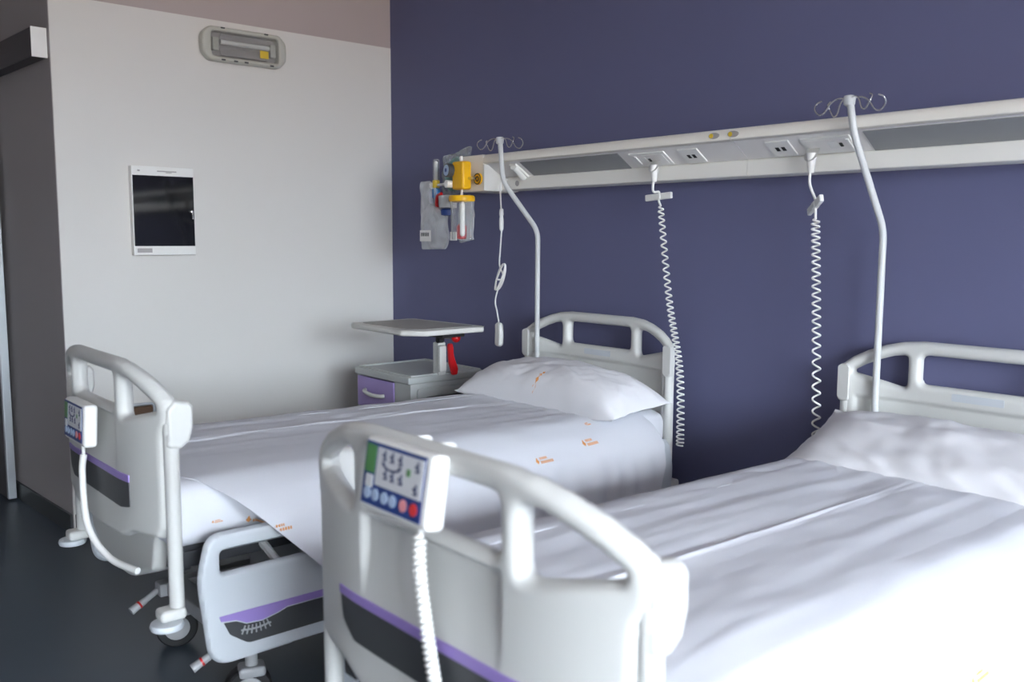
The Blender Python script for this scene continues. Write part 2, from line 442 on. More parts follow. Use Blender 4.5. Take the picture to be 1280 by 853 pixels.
def add_rail(root, y0, y1, s, ramp):
    t, flip = rail_mesh(y0, y1, ramp, True)
    r = finish(to_rail(t, s), 'side_rail', 'plastic2', root)
    ym = y0+.13
    o = [(y0+.06, .43), (y0+.105, .424), (y0+.135, .408), (y0+.185, .404), (y0+.235, .414), (y0+.265, .424), (y1-.08, .424), (y1-.08, .444), (y0+.055, .446)]
    t = plate(flip([Vector(p) for p in o]), [], .006, .001, 1); bend0 = [setattr(v.co, 'y', v.co.y-.003) for v in t.verts]
    finish(to_rail(t, s), 'lavender_strip', 'lav', r)
    o = rpoly([(y0+.068, .424), (y0+.085, .385), (y0+.14, .345), (y1-.1, .345), (y1-.08, .42), (y0+.265, .42), (y0+.235, .41), (y0+.185, .40), (y0+.135, .404), (y0+.105, .42)], [0, .03, .04, .02, 0, 0, 0, 0, 0, 0], 4)
    t = plate(flip(o), [], .005, .001, 1); [setattr(v.co, 'y', v.co.y-.002) for v in t.verts]
    finish(to_rail(t, s), 'dark_inset', 'dark', r)
    t = B()
    for k in range(7):
        c = y0+.125+.013*k; zz = .385+.0012*(k-3)**2*.4
        box(t, (c, 0, zz), (.0035, .004, .026), 0, 1, rot('Y', 8*(3-k)))
        box(t, (c, 0, zz), (.014, .004, .004))
    for v in t.verts:
        if ramp < 0: v.co.x = y0+y1-v.co.x
        v.co.y -= .003
    finish(to_rail(t, s), 'scale_marking', 'hub', r, smooth=False)
    return r
def caster(root, x, y, ang):
    b = B()
    R = Matrix.Rotation(ang, 3, 'Z')
    for s in (-1, 1):
        prof = [(.05, -.012), (.068, -.012), (.074, -.006), (.075, 0), (.074, .006), (.068, .012), (.05, .012)]
        q = R @ Vector((0, s*.017, 0))
        lathe(b, prof, (x+q.x, y+q.y, .075), seg=28, mtx=R @ Matrix.Rotation(-PI/2, 3, 'X'))
    w = finish(b, 'caster', 'black', root, 35)
    b = B()
    for s in (-1, 1):
        q = R @ Vector((0, s*.019, 0))
        lathe(b, [(.012, -.0125), (.044, -.0125), (.046, -.009), (.046, .009), (.044, .0125), (.012, .0125)], (x+q.x, y+q.y, .075), seg=24, mtx=R @ Matrix.Rotation(-PI/2, 3, 'X'))
    finish(b, 'wheel_hub', 'hub', w, 35)
    b = B()
    q = R @ Vector((.0, 0, 0))
    t = B(); box(t, (.012, 0, .135), (.085, .07, .035), .012, 3); box(t, (.012, 0, .105), (.05, .006, .07), .002); lathe(t, [(.02, .15), (.02, .22), (.012, .225)], (.012, 0, 0), seg=16)
    bmesh.ops.transform(t, matrix=Matrix.Translation((x, y, 0)) @ R.to_4x4(), verts=t.verts)
    merge(b, t)
    finish(b, 'caster_fork', 'hub', w)
def make_bed(label):
    root = empty('hospital_bed', (0, 0, 0), 0, label, 'bed', 'matching hospital beds')
    add_board(root, 'footboard', False)
    add_board(root, 'headboard', True)
    # mattress platform and underframe
    b = B()
    box(b, (0, 1.16, .625), (.84, 2.1, .045), .01)
    for s in (-1, 1): box(b, (s*.40, 1.16, .585), (.05, 2.16, .05), .006)
    for y in (.12, .7, 1.3, 2.15): box(b, (0, y, .57), (.78, .05, .06), .005)
    finish(b, 'mattress_platform', 'frame', root)
    b = B()
    for s in (-1, 1): box(b, (s*.30, 1.15, .235), (.06, 1.75, .05), .008)
    for y in (.34, 1.98): box(b, (0, y, .235), (.66, .08, .05), .008)
    finish(b, 'undercarriage', 'hub', root)
    for y in (.62, 1.7):
        b = B()
        box(b, (0, y, .40), (.20, .16, .30), .015); box(b, (0, y, .50), (.16, .12, .2), .01)
        finish(b, 'lifting_column', 'hub', root)
    o = rpoly([(-.30, .66), (-.29, .52), (-.14, .44), (.08, .445), (.32, .53), (.36, .66)], [.01, .06, .09, .09, .05, .01], 6)
    t = gplate(o, [], .10, .022, .008)
    for v in t.verts: v.co.y += .058
    finish(t, 'base_cover', 'plastic', root)
    for x in (-.31, .31):
        for y, a in ((.345, .5), (1.98, 1.2)):
            caster(root, x, y, 1.25 if y < 1 else a)
    for s in (-1, 1):
        b = B(); tube(b, [(s*.30, .34, .235), (s*.30, .27, .228), (s*.29, .225, .207)], .011, 10)
        p = finish(b, 'brake_pedal', 'hub', root)
        b = B(); tube(b, [(s*.291, .228, .208), (s*.286, .175, .182)], [.012, .015], 10); finish(b, 'pedal_tip', 'hub', p)
        b = B(); tube(b, [(s*.2895, .209, .1995), (s*.2885, .203, .1965)], .0148, 10); finish(b, 'pedal_band', 'red', p)
    for s in (-1, 1):
        add_rail(root, .10, 1.02, s, 1)
        add_rail(root, 1.22, 2.15, s, -1)
        for y in (.35, .8, 1.45, 1.95):
            b = B(); tube(b, [(s*.40, y, .6), (s*.49, y+.02, .54), (s*.54, y+.03, .47)], .014, 8)
            finish(b, 'rail_arm', 'hub', root)
    return root
bed_a = make_bed('hospital bed beside the white wall, with the low side rail in full view')
bed_a.location = (-2.99, .83, 0)
bed_b = copy_tree(bed_a)
bed_b.location = (-1.28, .89, 0)
bed_b['label'] = 'hospital bed in the foreground, its large lavender striped footboard nearest the camera'

# ------------------------------------------------------------------ bed linen
def ztop(y): return .822-.04*(y/2.2)
def relief(x, y, ridge, seed):
    w = nz(x*22+seed, y*1.6, seed)*.0045+nz(x*46, y*4+seed, seed)*.0026+nz(x*5, y*5, seed+3)*.006
    w += .004*abs(nz(x*13+y*7, y*5-x*6, seed+6))*smooth01((y-.2)/.3)
    rr = ridge+.02*nz(0, y*1.5, seed)
    w += .004*math.exp(-((x-rr)/.006)**2)*smooth01((y-.1)/.1)*smooth01((1.75-y)/.3)
    return ztop(y)-.82+w-.012*smooth01((abs(x)-.30)/.14)
def make_linen(name_loc, label, ridge, seed, logos, pleat_y):
    root = empty('bed_sheet', name_loc, 0, label, 'sheet', 'white bed sheets')
    # tucked sheet over the mattress
    t = B(); box(t, (0, 1.15, .720), (.90, 2.19, .20), .055, 6)
    cuts(t, 0, frange(-.44, .44, .02)+[ridge+d for d in (-.03, -.026, -.022, -.014, -.010, -.006, -.002, .002, .006, .010, .014, .022, .026, .03)])
    cuts(t, 1, frange(.08, 2.2, .035))
    for v in t.verts:
        x, y, z = v.co
        top = smooth01((z-.70)/.09)
        z += relief(x, y, ridge, seed)*top
        if y < .2:       # gathered, tucked foot end
            k = smooth01((.2-y)/.12)
            z += .008*nz(x*16, z*18, seed+5)*k; y -= .006*nz(x*20, z*9, seed)*k
        x += .004*nz(y*9, z*12, seed)*(1-top)
        v.co = (x, y, z)
    base = finish(t, 'tucked_sheet', 'linen', root, 80)
    for s in (1, -1):
        t = B(); NS, NT = 34, 110
        grid = []
        for i in range(NS+1):
            a = i/NS; row = []
            for j in range(NT+1):
                c = j/NT
                # cross-section: over the rounded edge, out over the rail, straight down
                L = a*.58
                y0 = .13+max(0, L-.04)*1.0; y1 = 2.11-.14*a
                y = y0+(y1-y0)*c
                zt = ztop(y)+.004
                if L < .10:
                    u = .31+L*1.43; q = smooth01((L-.05)/.05)
                    z = (.82+relief(u, y, ridge if s > 0 else 9, seed)-.0015+.0045*smooth01(L/.04))*(1-q)+(zt-.03*(L/.10)**2.2)*q
                elif L < .20:
                    q = (L-.10)/.10; u = .453+.125*q**.8; z = zt-.03-.085*q**1.25
                else: u = .578+.022*smooth01((L-.20)/.1)+.015*(L-.2); z = zt-.115-(L-.20)*.985
                f = smooth01((L-.12)/.25)
                pl = smooth01((y-pleat_y)/.25)
                off = f*(.007*nz(y*7, a*2.5, seed)+.016*pl*math.sin(y*62+4*nz(y*3, a*1.5, seed))*(.4+.6*nz(y*11, seed, 0)))
                z += .003*nz(y*8, a*6, seed+9)*(1-f)*smooth01((L-.06)/.05)
                row.append(t.verts.new((s*(u+off+.004*f), y, z)))
            grid.append(row)
        for i in range(NS):
            for j in range(NT): t.faces.new((grid[i][j], grid[i][j+1], grid[i+1][j+1], grid[i+1][j]))
        bmesh.ops.recalc_face_normals(t, faces=t.faces)
        r = bmesh.ops.solidify(t, geom=t.faces[:], thickness=.0022)
        dp = finish(t, 'hanging_side', 'linen', root, 60)
    # printed orange marks on the side that faces the window
    for (y, z, sc) in logos:
        t = B()
        def q(cx, cz, w, h, a=0):
            box(t, (0, cx, cz), (.0035, w, h), 0, 1, rot('X', a))
        q(.0, .0, .014, .014, 45); q(.002, .008, .006, .008)
        xx = .018
        for k in range(5):
            w = random.uniform(.006, .010); q(xx+w/2, .008, w*.7, .0085, random.uniform(-6, 6)); xx += w+.0015
        xx = .016
        for k in range(8):
            w = random.uniform(.006, .009); q(xx+w/2, -.006, w*.75, .0095, random.uniform(-6, 6)); xx += w+.0015
        L = .115
        uu = .605
        for v in t.verts: v.co = Vector((uu+v.co.x*.9, y+(v.co.y)*sc, z+v.co.z*sc+.02*(v.co.y)*sc))
        o = finish(t, 'printed_mark', 'orange', root, smooth=False)
        o['snap'] = 1
    return root
def snap_marks(root):
    side = [c for c in root.children if c.name.startswith('hanging_side')][0]; tuck = [c for c in root.children if c.name.startswith('tucked')][0]
    dg = bpy.context.evaluated_depsgraph_get(); dg.update()
    for c in root.children:
        if c.get('snap'):
            for v in c.data.vertices:
                hit, loc, no, idx = side.ray_cast(Vector((1.2, v.co.y, v.co.z)), Vector((-1, 0, 0)))
                if not hit: hit, loc, no, idx = tuck.ray_cast(Vector((1.2, v.co.y, v.co.z)), Vector((-1, 0, 0)))
                if hit: v.co.x = loc.x+(.0012 if v.co.x > .605 else -.001)
            del c['snap']
sheet_a = make_linen((-2.99, .83, 0), 'white printed sheet tucked on the bed beside the white wall', -.10, 3.3,
                     [(.30, .675, .85), (1.37, .705, .85), (1.64, .728, .85), (1.745, .775, .3), (.19, .69, .35)], 1.15)
sheet_b = make_linen((-1.28, .89, 0), 'white printed sheet on the foreground bed, brightest along its hanging side', .02, 8.1,
                     [(.88, .672, .85), (1.14, .68, .85)], 1.3)
for s in (sheet_a, sheet_b): snap_marks(s)

def make_pillow(loc, label, W2, D2, T, seed, tilt):
    t = B(); N, K = 72, 40; top, bot = [], []
    for i in range(N+1):
        rt_, rb = [], []
        for j in range(K+1):
            a = -1+2*i/N; c = -1+2*j/K
            fa = max(0, 1-abs(a)**3.2); fc = max(0, 1-abs(c)**2.6)
            f = (fa**.55)*(fc**.5)
            pin = 1-.10*(1-abs(a)**2)*abs(c)**3-.0
            pinx = 1-.05*(1-abs(c)**2)*abs(a)**3
            x = a*W2*pinx; y = c*D2*pin
            wr = (nz(a*3+seed, c*2, seed)*.012+nz(a*7, c*3+seed, 1)*.005+nz(a*5+c*4, c*1.5, seed)*.006)*f
            if seed < 5: wr += (.012*abs(nz(a*6+c*5+seed, (a-c)*1.3, 4.4))*smooth01((.3-c)/.8)+.006*nz(a*14-c*6, c*4, seed))*f**.5
            edge = max(abs(a), abs(c))**6
            if seed > 5: wr += (.0035*math.exp(-((c-.2-.06*a)/.06)**2)+.003*math.exp(-((a-.05+.15*c)/.03)**2))*f+.010*abs(nz(a*5+c*4, (a-c)*1.5, 2.2))*smooth01((.1-c)/.7)*f**.5
            wr += .006*edge*math.sin(a*23+seed)*.6+.008*edge*nz(a*6, c*6, seed)
            zt = T*f+wr+.012
            zb = .010*(1-f)+.006*nz(a*5, c*5, seed+2)*(1-f)+.012*edge*max(0, abs(a)-.8)*5
            zt = max(zt, zb+.002)
            rt_.append((x, y, zt)); rb.append((x, y, zb))
        top.append(rt_); bot.append(rb)
    for g, fl in ((top, False), (bot, True)):
        vs = [[t.verts.new(p) for p in r] for r in g]
        for i in range(N):
            for j in range(K):
                f = (vs[i][j], vs[i+1][j], vs[i+1][j+1], vs[i][j+1])
                t.faces.new(f[::-1] if fl else f)
    # join the rims
    bm = t; bm.verts.ensure_lookup_table()
    n = (N+1)*(K+1)
    idx = lambda i, j: i*(K+1)+j
    rim = [(i, 0) for i in range(N)]+[(N, j) for j in range(K)]+[(i, K) for i in range(N, 0, -1)]+[(0, j) for j in range(K, 0, -1)]
    for q in range(len(rim)):
        A, C = rim[q], rim[(q+1) % len(rim)]
        a1, a2 = bm.verts[idx(*A)], bm.verts[idx(*C)]; b1, b2 = bm.verts[n+idx(*A)], bm.verts[n+idx(*C)]
        bm.faces.new((a1, b1, b2, a2))
    root = empty('pillow', loc, 0, label, 'pillow', 'white bed pillows')
    root.rotation_euler = tilt
    finish(t, 'pillow_case', 'pillow', root, 80)
    return root
pil_a = make_pillow((-2.975, 2.815, .785), 'plump white pillow with a pointed loose corner, on the bed by the cabinet', .50, .200, .165, 2.2, (math.radians(4), 0, math.radians(2)))
t = B()
for k in range(4): box(t, (.02+.006*k, -.165+.016*k, .0), (.016-.002*k, .011, .003), 0, 1, rot('Z', 30))
for v in t.verts: pass
mk = finish(t, 'printed_mark', 'orange', pil_a, smooth=False)
pc = pil_a.children[0]
bpy.context.evaluated_depsgraph_get().update()
for v in mk.data.vertices:
    up_ = v.co.z > 0
    hit, loc, no, ix = pc.ray_cast(Vector((v.co.x, v.co.y, .6)), Vector((0, 0, -1)))
    if hit: v.co.z = loc.z+(.0015 if up_ else -.001)
pil_b = make_pillow((-1.27, 2.88, .795), 'flatter white pillow propped against the headboard of the foreground bed', .485, .215, .10, 6.4, (math.radians(21), 0, 0))

# ------------------------------------------------------------------ hand control on each footboard
def make_handset(loc, tilt, label, cord, hook_dz, plain=False):
    root = empty('bed_control', loc, 0, label, 'bed control', 'hand controls hung on the footboards')
    R = rot('X', tilt)
    def put(bm):
        bmesh.ops.transform(bm, matrix=R.to_4x4(), verts=bm.verts); return bm
    b = B(); box(b, (0, 0, 0), (.215, .042, .132), .012, 3); case = finish(put(b), 'casing', 'white', root)
    b = B(); box(b, (-.004, -.0212, .002), (.186, .002, .112), 0); face = finish(put(b), 'keypad', 'blue', case, smooth=False)
    b = B(); box(b, (.014, -.0225, .018), (.142, .002, .068)); finish(put(b), 'key_field', 'keypad', face, smooth=False)
    b = B(); box(b, (-.078, -.0225, .028), (.03, .002, .05)); finish(put(b), 'green_field', 'green', face, smooth=False)
    b = B(); box(b, (-.076, -.0225, -.012), (.022, .002, .022)); finish(put(b), 'pale_field', 'keypad', face, smooth=False)
    b = B()
    def fig(x, z):       # a small bed pictogram
        box(b, (x, -.024, z), (.014, .001, .004), 0, 1, rot('Y', 30)); box(b, (x+.002, -.024, z+.006), (.004, .001, .010)); box(b, (x+.001, -.024, z-.006), (.012, .001, .003))
    for x in (-.034, -.010, .016): fig(x, .038)
    for x in (-.026, -.004, .022): fig(x, .006)
    finish(put(b), 'pictograms', 'ink', face, smooth=False)
    b = B()
    for z in (.036, -.002): fig(.068, z)
    finish(put(b), 'level_pictograms', 'ink', face, smooth=False)
    b = B()
    for k in range(9):
        a = PI+PI*k/8; box(b, (-.009+.026*math.cos(a), -.024, .026+.009*math.sin(a)), (.008, .001, .004))
    finish(put(b), 'arc_mark', 'ink', face, smooth=False)
    b = B(); box(b, (.044, -.024, .024), (.010, .001, .012)); finish(put(b), 'green_mark', 'green', face, smooth=False)
    for x, m in ((-.078, 'palebtn'), (-.052, 'palebtn'), (-.022, 'palebtn'), (.004, 'palebtn'), (.037, 'pinkbtn'), (.068, 'redbtn')):
        b = B(); lathe(b, [(.002, -.0015), (.011, -.001), (.011, .0015), (.002, .0015)], (x, -.0225, -.034), 'Y', 16); finish(put(b), 'button', m, face)
    for s in (-.045, .03):
        b = B()
        tube(b, fillet([(s, .018, .03), (s, .026, .064+hook_dz), (s, .078, .066+hook_dz), (s, .082, .045+hook_dz)], .008), .005, 8)
        finish(put(b), 'hook', 'white', case)
    # cord: strain relief, then a tight coil
    b = B(); pts = spline(cord, 14)
    n0 = int(len(pts)*.22)
    tube(b, pts[:n0+1], .0055, 8)
    tail = pts[n0:]
    # tight coil around the tail
    L = [0]
    for p, q in zip(tail, tail[1:]): L.append(L[-1]+(q-p).length)
    turns = int(L[-1]/.0105); hel = []; SEG = 9
    i = 0
    for k in range(turns*SEG+1):
        d = L[-1]*k/(turns*SEG)
        while i < len(L)-2 and L[i+1] < d: i += 1
        f = (d-L[i])/(L[i+1]-L[i]); p = tail[i].lerp(tail[i+1], f); T = (tail[i+1]-tail[i]).normalized()
        N = T.cross(Vector((0, 1, 0))).normalized(); Bq = T.cross(N); a = 2*PI*k/SEG
        hel.append(p+(N*math.cos(a)+Bq*math.sin(a))*.0085)
    if plain: tube(b, tail, .0105, 10)
    else: tube(b, hel, .0045, 6)
    finish(b, 'coiled_cord', 'white', root, 60)
    return root
make_handset((-3.005, .797, .945), -3, 'landscape hand control hung low on the footboard beside the white wall',
             [(-.0, .002, -.06), (.012, .0, -.10), (.006, -.005, -.17), (.06, -.01, -.32), (.16, .02, -.40), (.29, .06, -.415)], -.012, True)
make_handset((-1.312, .872, 1.094), -9, 'large hand control with red buttons on the foreground footboard, hooked over its top rail',
             [(.045, .0, -.055), (.05, .0, -.075), (.06, -.01, -.115), (.075, -.015, -.18), (.11, -.015, -.32), (.15, -.01, -.45), (.22, .03, -.52)], .006)

# ------------------------------------------------------------------ IV poles
def make_pole(base, lean, top_h, label, yaw):
    root = empty('iv_pole', base, 0, label, 'pole', 'bent poles on the headboards')
    x, y, z = lean
    zb = 1.555-base[2]
    b = B(); tube(b, fillet([(0, 0, 0), (0, 0, zb), (x, y, zb+z), (x-.02, y-.004, zb+z+top_h)], .045, 8), .0125, 14)
    finish(b, 'pole', 'steel', root, 60)
    top = Vector((x-.02, y-.004, zb+z+top_h))
    b = B(); lathe(b, [(.012, -.03), (.019, -.025), (.021, -.004), (.017, .004), (.006, .006)], top, seg=18); cap = finish(b, 'pole_cap', 'steel', root, 50)
    HS = .80
    for k in range(2):
        for s in (-1, 1):
            b = B(); d = .028 if k else -.028
            P = [(0, d*.2, 0), (s*.045, d*.6, .004), (s*.075, d, -.012), (s*.10, d*1.4, -.05), (s*.125, d*1.6, -.057), (s*.147, d*1.7, -.03), (s*.148, d*1.2, -.006), (s*.128, d*.9, .004)]
            R = rot('Z', yaw)
            pts = [top+R @ (Vector(p)*HS)+Vector((0, 0, -.006)) for p in spline(P, 6)]
            tube(b, pts, .0028, 8); finish(b, 'hook', 'chrome', root, 60)
    b = B(); lathe(b, [(.010, 0), (.018, .003), (.018, .05), (.014, .055)], (0, 0, 0), seg=16); box(b, (0, .02, .025), (.03, .05, .03), .004); finish(b, 'mounting_socket', 'hub', root)
    return root
make_pole((-3.358, 3.03, .66), (-.155, -.095, .242), .213, 'bent pole on the headboard of the bed by the white wall', 8)
make_pole((-1.62, 3.105, .66), (-.036, -.165, .322), .125, 'bent pole on the headboard of the foreground bed', -12)

# ------------------------------------------------------------------ bed-head trunking
X0, X1 = -3.885, .6
un = empty('bedhead_unit', (0, YB, 0), 0, 'long cream bed-head services unit running along the purple wall', 'wall unit')
def yz(prof, xa, xb):
    t = bmesh.new()
    A = [t.verts.new((xa, y-YB, z)) for y, z in prof]; C = [t.verts.new((xb, y-YB, z)) for y, z in prof]
    n = len(prof)
    for i in range(n): t.faces.new((A[i], A[(i+1) % n], C[(i+1) % n], C[i]))
    t.faces.new(A[::-1]); t.faces.new(C); return t
FT, FB = (2.985, 1.897), (3.095, 1.828)       # slanted face, upper front and lower back edge
seg_x = [(-3.712, -2.186), (-2.183, X1)]
for xa, xb in seg_x:
    t = yz([(YB-.001, 1.90), FT, (FB[0], FB[1]), (YB-.001, 1.828)], xa, xb); finish(t, 'slanted_face', 'trunk_face', un, smooth=False)
    rail = [(YB-.001, 1.946)]+[(2.998+.030*math.cos(a), 1.914+.032*math.sin(a)) for a in [PI/2+PI*k/2/8 for k in range(9)]]+[(2.968, 1.903), (2.974, 1.898), (YB-.001, 1.898)]
    finish(yz(rail, xa, xb), 'top_rail', 'cream', un, 50)
    t = yz([(YB-.001, 1.832), (3.088, 1.832), (3.082, 1.826), (3.082, 1.772), (3.088, 1.766), (YB-.001, 1.766)], xa, xb); finish(t, 'lower_band', 'trunk_white', un, 50)
g = B(); box(g, ((X0-3.712)/2, (2.968+YB)/2-YB-.0005, 1.852), (-3.712-X0, YB-2.968-.001, .186), .006, 2)
finish(g, 'gas_module', 'cream', un)
t = yz([(2.966, 1.893), (YB-.002, 1.893), (YB-.002, 1.762), (2.966, 1.762)], -3.7125, -3.700)
finish(t, 'module_cheek', 'white', un)
sdir = Vector((0, FB[0]-FT[0], FB[1]-FT[1])); SL = sdir.length; sdir.normalize(); snrm = Vector((0, sdir.z, -sdir.y))
RS = Matrix((Vector((1, 0, 0)), sdir, -snrm)).transposed()     # local x, down the slope, out of the face = -z
if (RS @ Vector((0, 0, 1))).y > 0: pass
def onface(bm, xc, w, d0, d1, t0, t1, bev=0):
    """a box lying on the slanted face: d along the slope from its upper edge, t out of the face"""
    c = Vector((xc, FT[0]-YB, FT[1]))+sdir*((d0+d1)/2)+snrm*((t0+t1)/2)
    return box(bm, c, (w, d1-d0, abs(t1-t0)), bev, 2, RS)
for xa, xb in ((-3.455, -2.80), (-1.655, -.95)):
    t = B(); onface(t, (xa+xb)/2, xb-xa, .010, SL-.003, -.01, .0025, .001); lp = finish(t, 'unlit_lamp_panel', 'diffuser', un)
t = B()
c0 = Vector((-3.50, FT[0]-YB, FT[1]))+snrm*.012
tube(t, [c0+Vector((-.005, 0, 0))+sdir*.022, c0+Vector((-.02, 0, 0))+sdir*.118], .02, 14)
onface(t, -3.512, .05, .015, .125, 0, .012, .003)
finish(t, 'lamp_holder', 'white', un)
def socket_plate(xc, w, d0=.022, d1=SL-.018):
    t = B(); onface(t, xc, w, d0, d1, -.002, .006, .003); return finish(t, 'socket_plate', 'white', un)
for xc, w in ((-2.648, .20), (-1.808, .195)):
    sp = socket_plate(xc, w)
    t = B(); onface(t, xc, w-.03, .034, SL-.032, .005, .0075, .001); finish(t, 'plate_insert', 'trunk_face', sp)
    t = B()
    if xc < -2: onface(t, xc-.065, .012, .036, SL-.04, .006, .012, .002); onface(t, xc-.03, .03, .045, SL-.05, .006, .010, .003)
    else: onface(t, xc+.085, .012, .036, SL-.04, .006, .012, .002); onface(t, xc+.025, .04, .045, SL-.05, .006, .010, .003)
    finish(t, 'rocker_switch', 'white', sp)
    t = B(); s = 1 if xc > -2 else -1
    onface(t, xc+s*.052 if s > 0 else xc+.02-.02, .012, .055, .075, .006, .0108, .002); finish(t, 'socket_hole', 'hole', sp)
for xc in (-2.425, -2.005):
    sp = socket_plate(xc, .10)
    for dx in (-.013, .013):
        t = B(); onface(t, xc+dx, .016, .055, .078, .004, .0068, .001); finish(t, 'data_port', 'hole', sp)
for xc in (-2.262, -2.172):
    t = B(); lathe(t, [(.004, -.004), (.019, -.004), (.019, .003), (.004, .003)], (0, 0, 0), 'Y', 20)
    for v in t.verts: v.co = Vector((xc+v.co.x*1.3, 2.968-YB+v.co.y, 1.921+v.co.z*.62))
    ov = finish(t, 'indicator', 'reflector', un)
    t = B(); lathe(t, [(.003, -.001), (.009, -.001), (.009, .002), (.003, .002)], (xc-.011, 2.963-YB, 1.921), 'Y', 14); finish(t, 'amber_light', 'sticker', ov)
t = B(); lathe(t, [(.003, -.001), (.014, -.001), (.014, .003), (.003, .003)], (-3.575, 3.081-YB, 1.797), 'Y', 16); finish(t, 'key_lock', 'reflector', un)
t = B(); lathe(t, [(.012, -.006), (.028, -.006), (.03, 0), (.03, .012), (.012, .012)], (-3.745, 2.962-YB, 1.822), 'Y', 24); vo = finish(t, 'vacuum_outlet', 'yellow', un)
for r_ in (.0265, .011):
    t = B(); tube(t, [(-3.745+r_*math.cos(2*PI*k/24), 2.962-YB-.006, 1.822+r_*math.sin(2*PI*k/24)) for k in range(24)], .0028, 8, closed=True); finish(t, 'outlet_ring', 'black', vo)

# ------------------------------------------------------------------ suction and oxygen equipment on the gas module
vr = empty('vacuum_regulator', (-3.835, 2.915, 1.77), 0, 'yellow vacuum regulator with round gauge clipped to the end of the wall unit', 'regulator')
t = B(); box(t, (.012, 0, .07), (.095, .06, .145), .012, 3); body = finish(t, 'body', 'yellow', vr)
mg = Vector((0, 0, 1)).rotation_difference(Vector((-.12, -1, .03))).to_matrix()
gc = Vector((-.045, -.045, .098))
t = B(); lathe(t, [(.03, -.02), (.036, -.018), (.036, .008), (.033, .012), (.028, .012)], gc, seg=28, mtx=mg); ga = finish(t, 'gauge', 'dark', vr)
t = B(); lathe(t, [(.004, .010), (.029, .0125), (.004, .0135)], gc, seg=28, mtx=mg); finish(t, 'dial_face', 'palebtn', ga)
t = B(); lathe(t, [(.004, .014), (.011, .0145), (.004, .0155)], gc, seg=18, mtx=mg); finish(t, 'dial_hub', 'blue', ga)
t = B(); lathe(t, [(.018, -.015), (.02, -.01), (.02, .022), (.015, .026)], (-.052, -.03, .028), seg=18, mtx=mg); finish(t, 'knob', 'white', vr)
t = B(); tube(t, [(.05, .01, .055), (.10, .015, .055)], .008, 10); finish(t, 'probe', 'chrome', vr)
t = B(); lathe(t, [(.008, .14), (.01, .15), (.01, .165), (.006, .17)], (.01, 0, 0), seg=14); finish(t, 'top_cap', 'white', vr)
t = B(); lathe(t, [(.007, -.045), (.007, 0), (.011, .004)], (.012, 0, 0), seg=12); finish(t, 'outlet_stem', 'white', vr)
sj = empty('suction_jar', (-3.822, 2.915, 1.508), 0, 'clear suction jar with yellow lid hanging under the yellow regulator', 'jar')
t = B(); lathe(t, [(.05, .197), (.066, .2), (.068, .206), (.068, .222), (.062, .23), (.02, .232)], (0, 0, 0), seg=28); finish(t, 'lid', 'yellow', sj)
t = B(); lathe(t, [(.052, 0), (.056, .006), (.058, .1), (.06, .2)], (0, 0, 0), seg=28)
for f in [f for f in t.faces if len(f.verts) > 4 and f.calc_center_median().z > .15]: t.faces.remove(f)
finish(t, 'jar', 'jar', sj)
t = B(); lathe(t, [(.008, .02), (.014, .03), (.014, .18), (.008, .197)], (.005, 0, 0), seg=14); finish(t, 'inner_tube', 'white', sj)
t = B(); lathe(t, [(.02, .005), (.026, .01), (.026, .07), (.014, .085)], (-.015, .01, 0), seg=14); finish(t, 'float_valve', 'red', sj)
t = B(); box(t, (-.005, -.052, .02), (.055, .004, .045), .001); finish(t, 'jar_label', 'ash', sj)
of = empty('oxygen_flowmeter', (-4.07, 2.93, 1.74), 0, 'slim clear flowmeter tube with blue collar at the left end of the wall unit', 'flowmeter')
t = B(); lathe(t, [(.012, .06), (.018, .065), (.018, .19), (.013, .2)], (0, 0, 0), seg=16); finish(t, 'clear_tube', 'jar', of)
t = B(); lathe(t, [(.005, .07), (.010, .075), (.010, .185), (.005, .19)], (0, 0, 0), seg=10); finish(t, 'float_scale', 'white', of)
t = B(); lathe(t, [(.012, .045), (.02, .05), (.02, .085), (.012, .09)], (0, 0, 0), seg=16); finish(t, 'brass_collar', 'sticker', of)
t = B(); lathe(t, [(.010, -.01), (.022, -.005), (.022, .04), (.012, .046)], (.002, 0, 0), seg=16); finish(t, 'blue_collar', 'lightblue', of)
t = B(); lathe(t, [(.010, -.012), (.018, -.008), (.018, .008), (.010, .012)], (-.032, -.008, .058), seg=16, mtx=mg); tube(t, [(-.03, 0, .058), (.03, .0, .062), (.10, .01, .066), (.19, .04, .068)], .0075, 8); finish(t, 'white_valve', 'white', of)
t = B(); tube(t, [(.004, 0, -.01), (.006, 0, -.12)], .007, 8); finish(t, 'drip_tube', 'jar', of)
def bag(name, loc, outline, depth, label, m='bag', seed=1, tilt=0):
    """a puffed, crumpled film bag: closed shell over a traced outline"""
    root = empty(name, loc, math.radians(tilt), label, 'bag')
    t = plate(rpoly(outline, .012, 3), [], .004, 0)
    zs = [p[1] for p in outline]; xs = [p[0] for p in outline]
    cuts(t, 0, frange(min(xs)+.01, max(xs)-.01, .012)); cuts(t, 2, frange(min(zs)+.01, max(zs)-.01, .012))
    cx, cz = (min(xs)+max(xs))/2, (min(zs)+max(zs))/2; hx, hz = (max(xs)-min(xs))/2, (max(zs)-min(zs))/2
    for v in t.verts:
        a, c = (v.co.x-cx)/hx, (v.co.z-cz)/hz
        f = max(0, 1-abs(a)**2.4)*max(0, 1-abs(c)**3)
        s = -1 if v.co.y < .002 else 1
        v.co.y += s*depth*(f**.6)*(.75+.5*nz(a*2.5, c*3, seed))+.012*nz(a*3, c*3, seed+4)+s*.004*nz(a*9, c*12, seed)*f
    finish(t, 'film', m, root, 60)
    return root
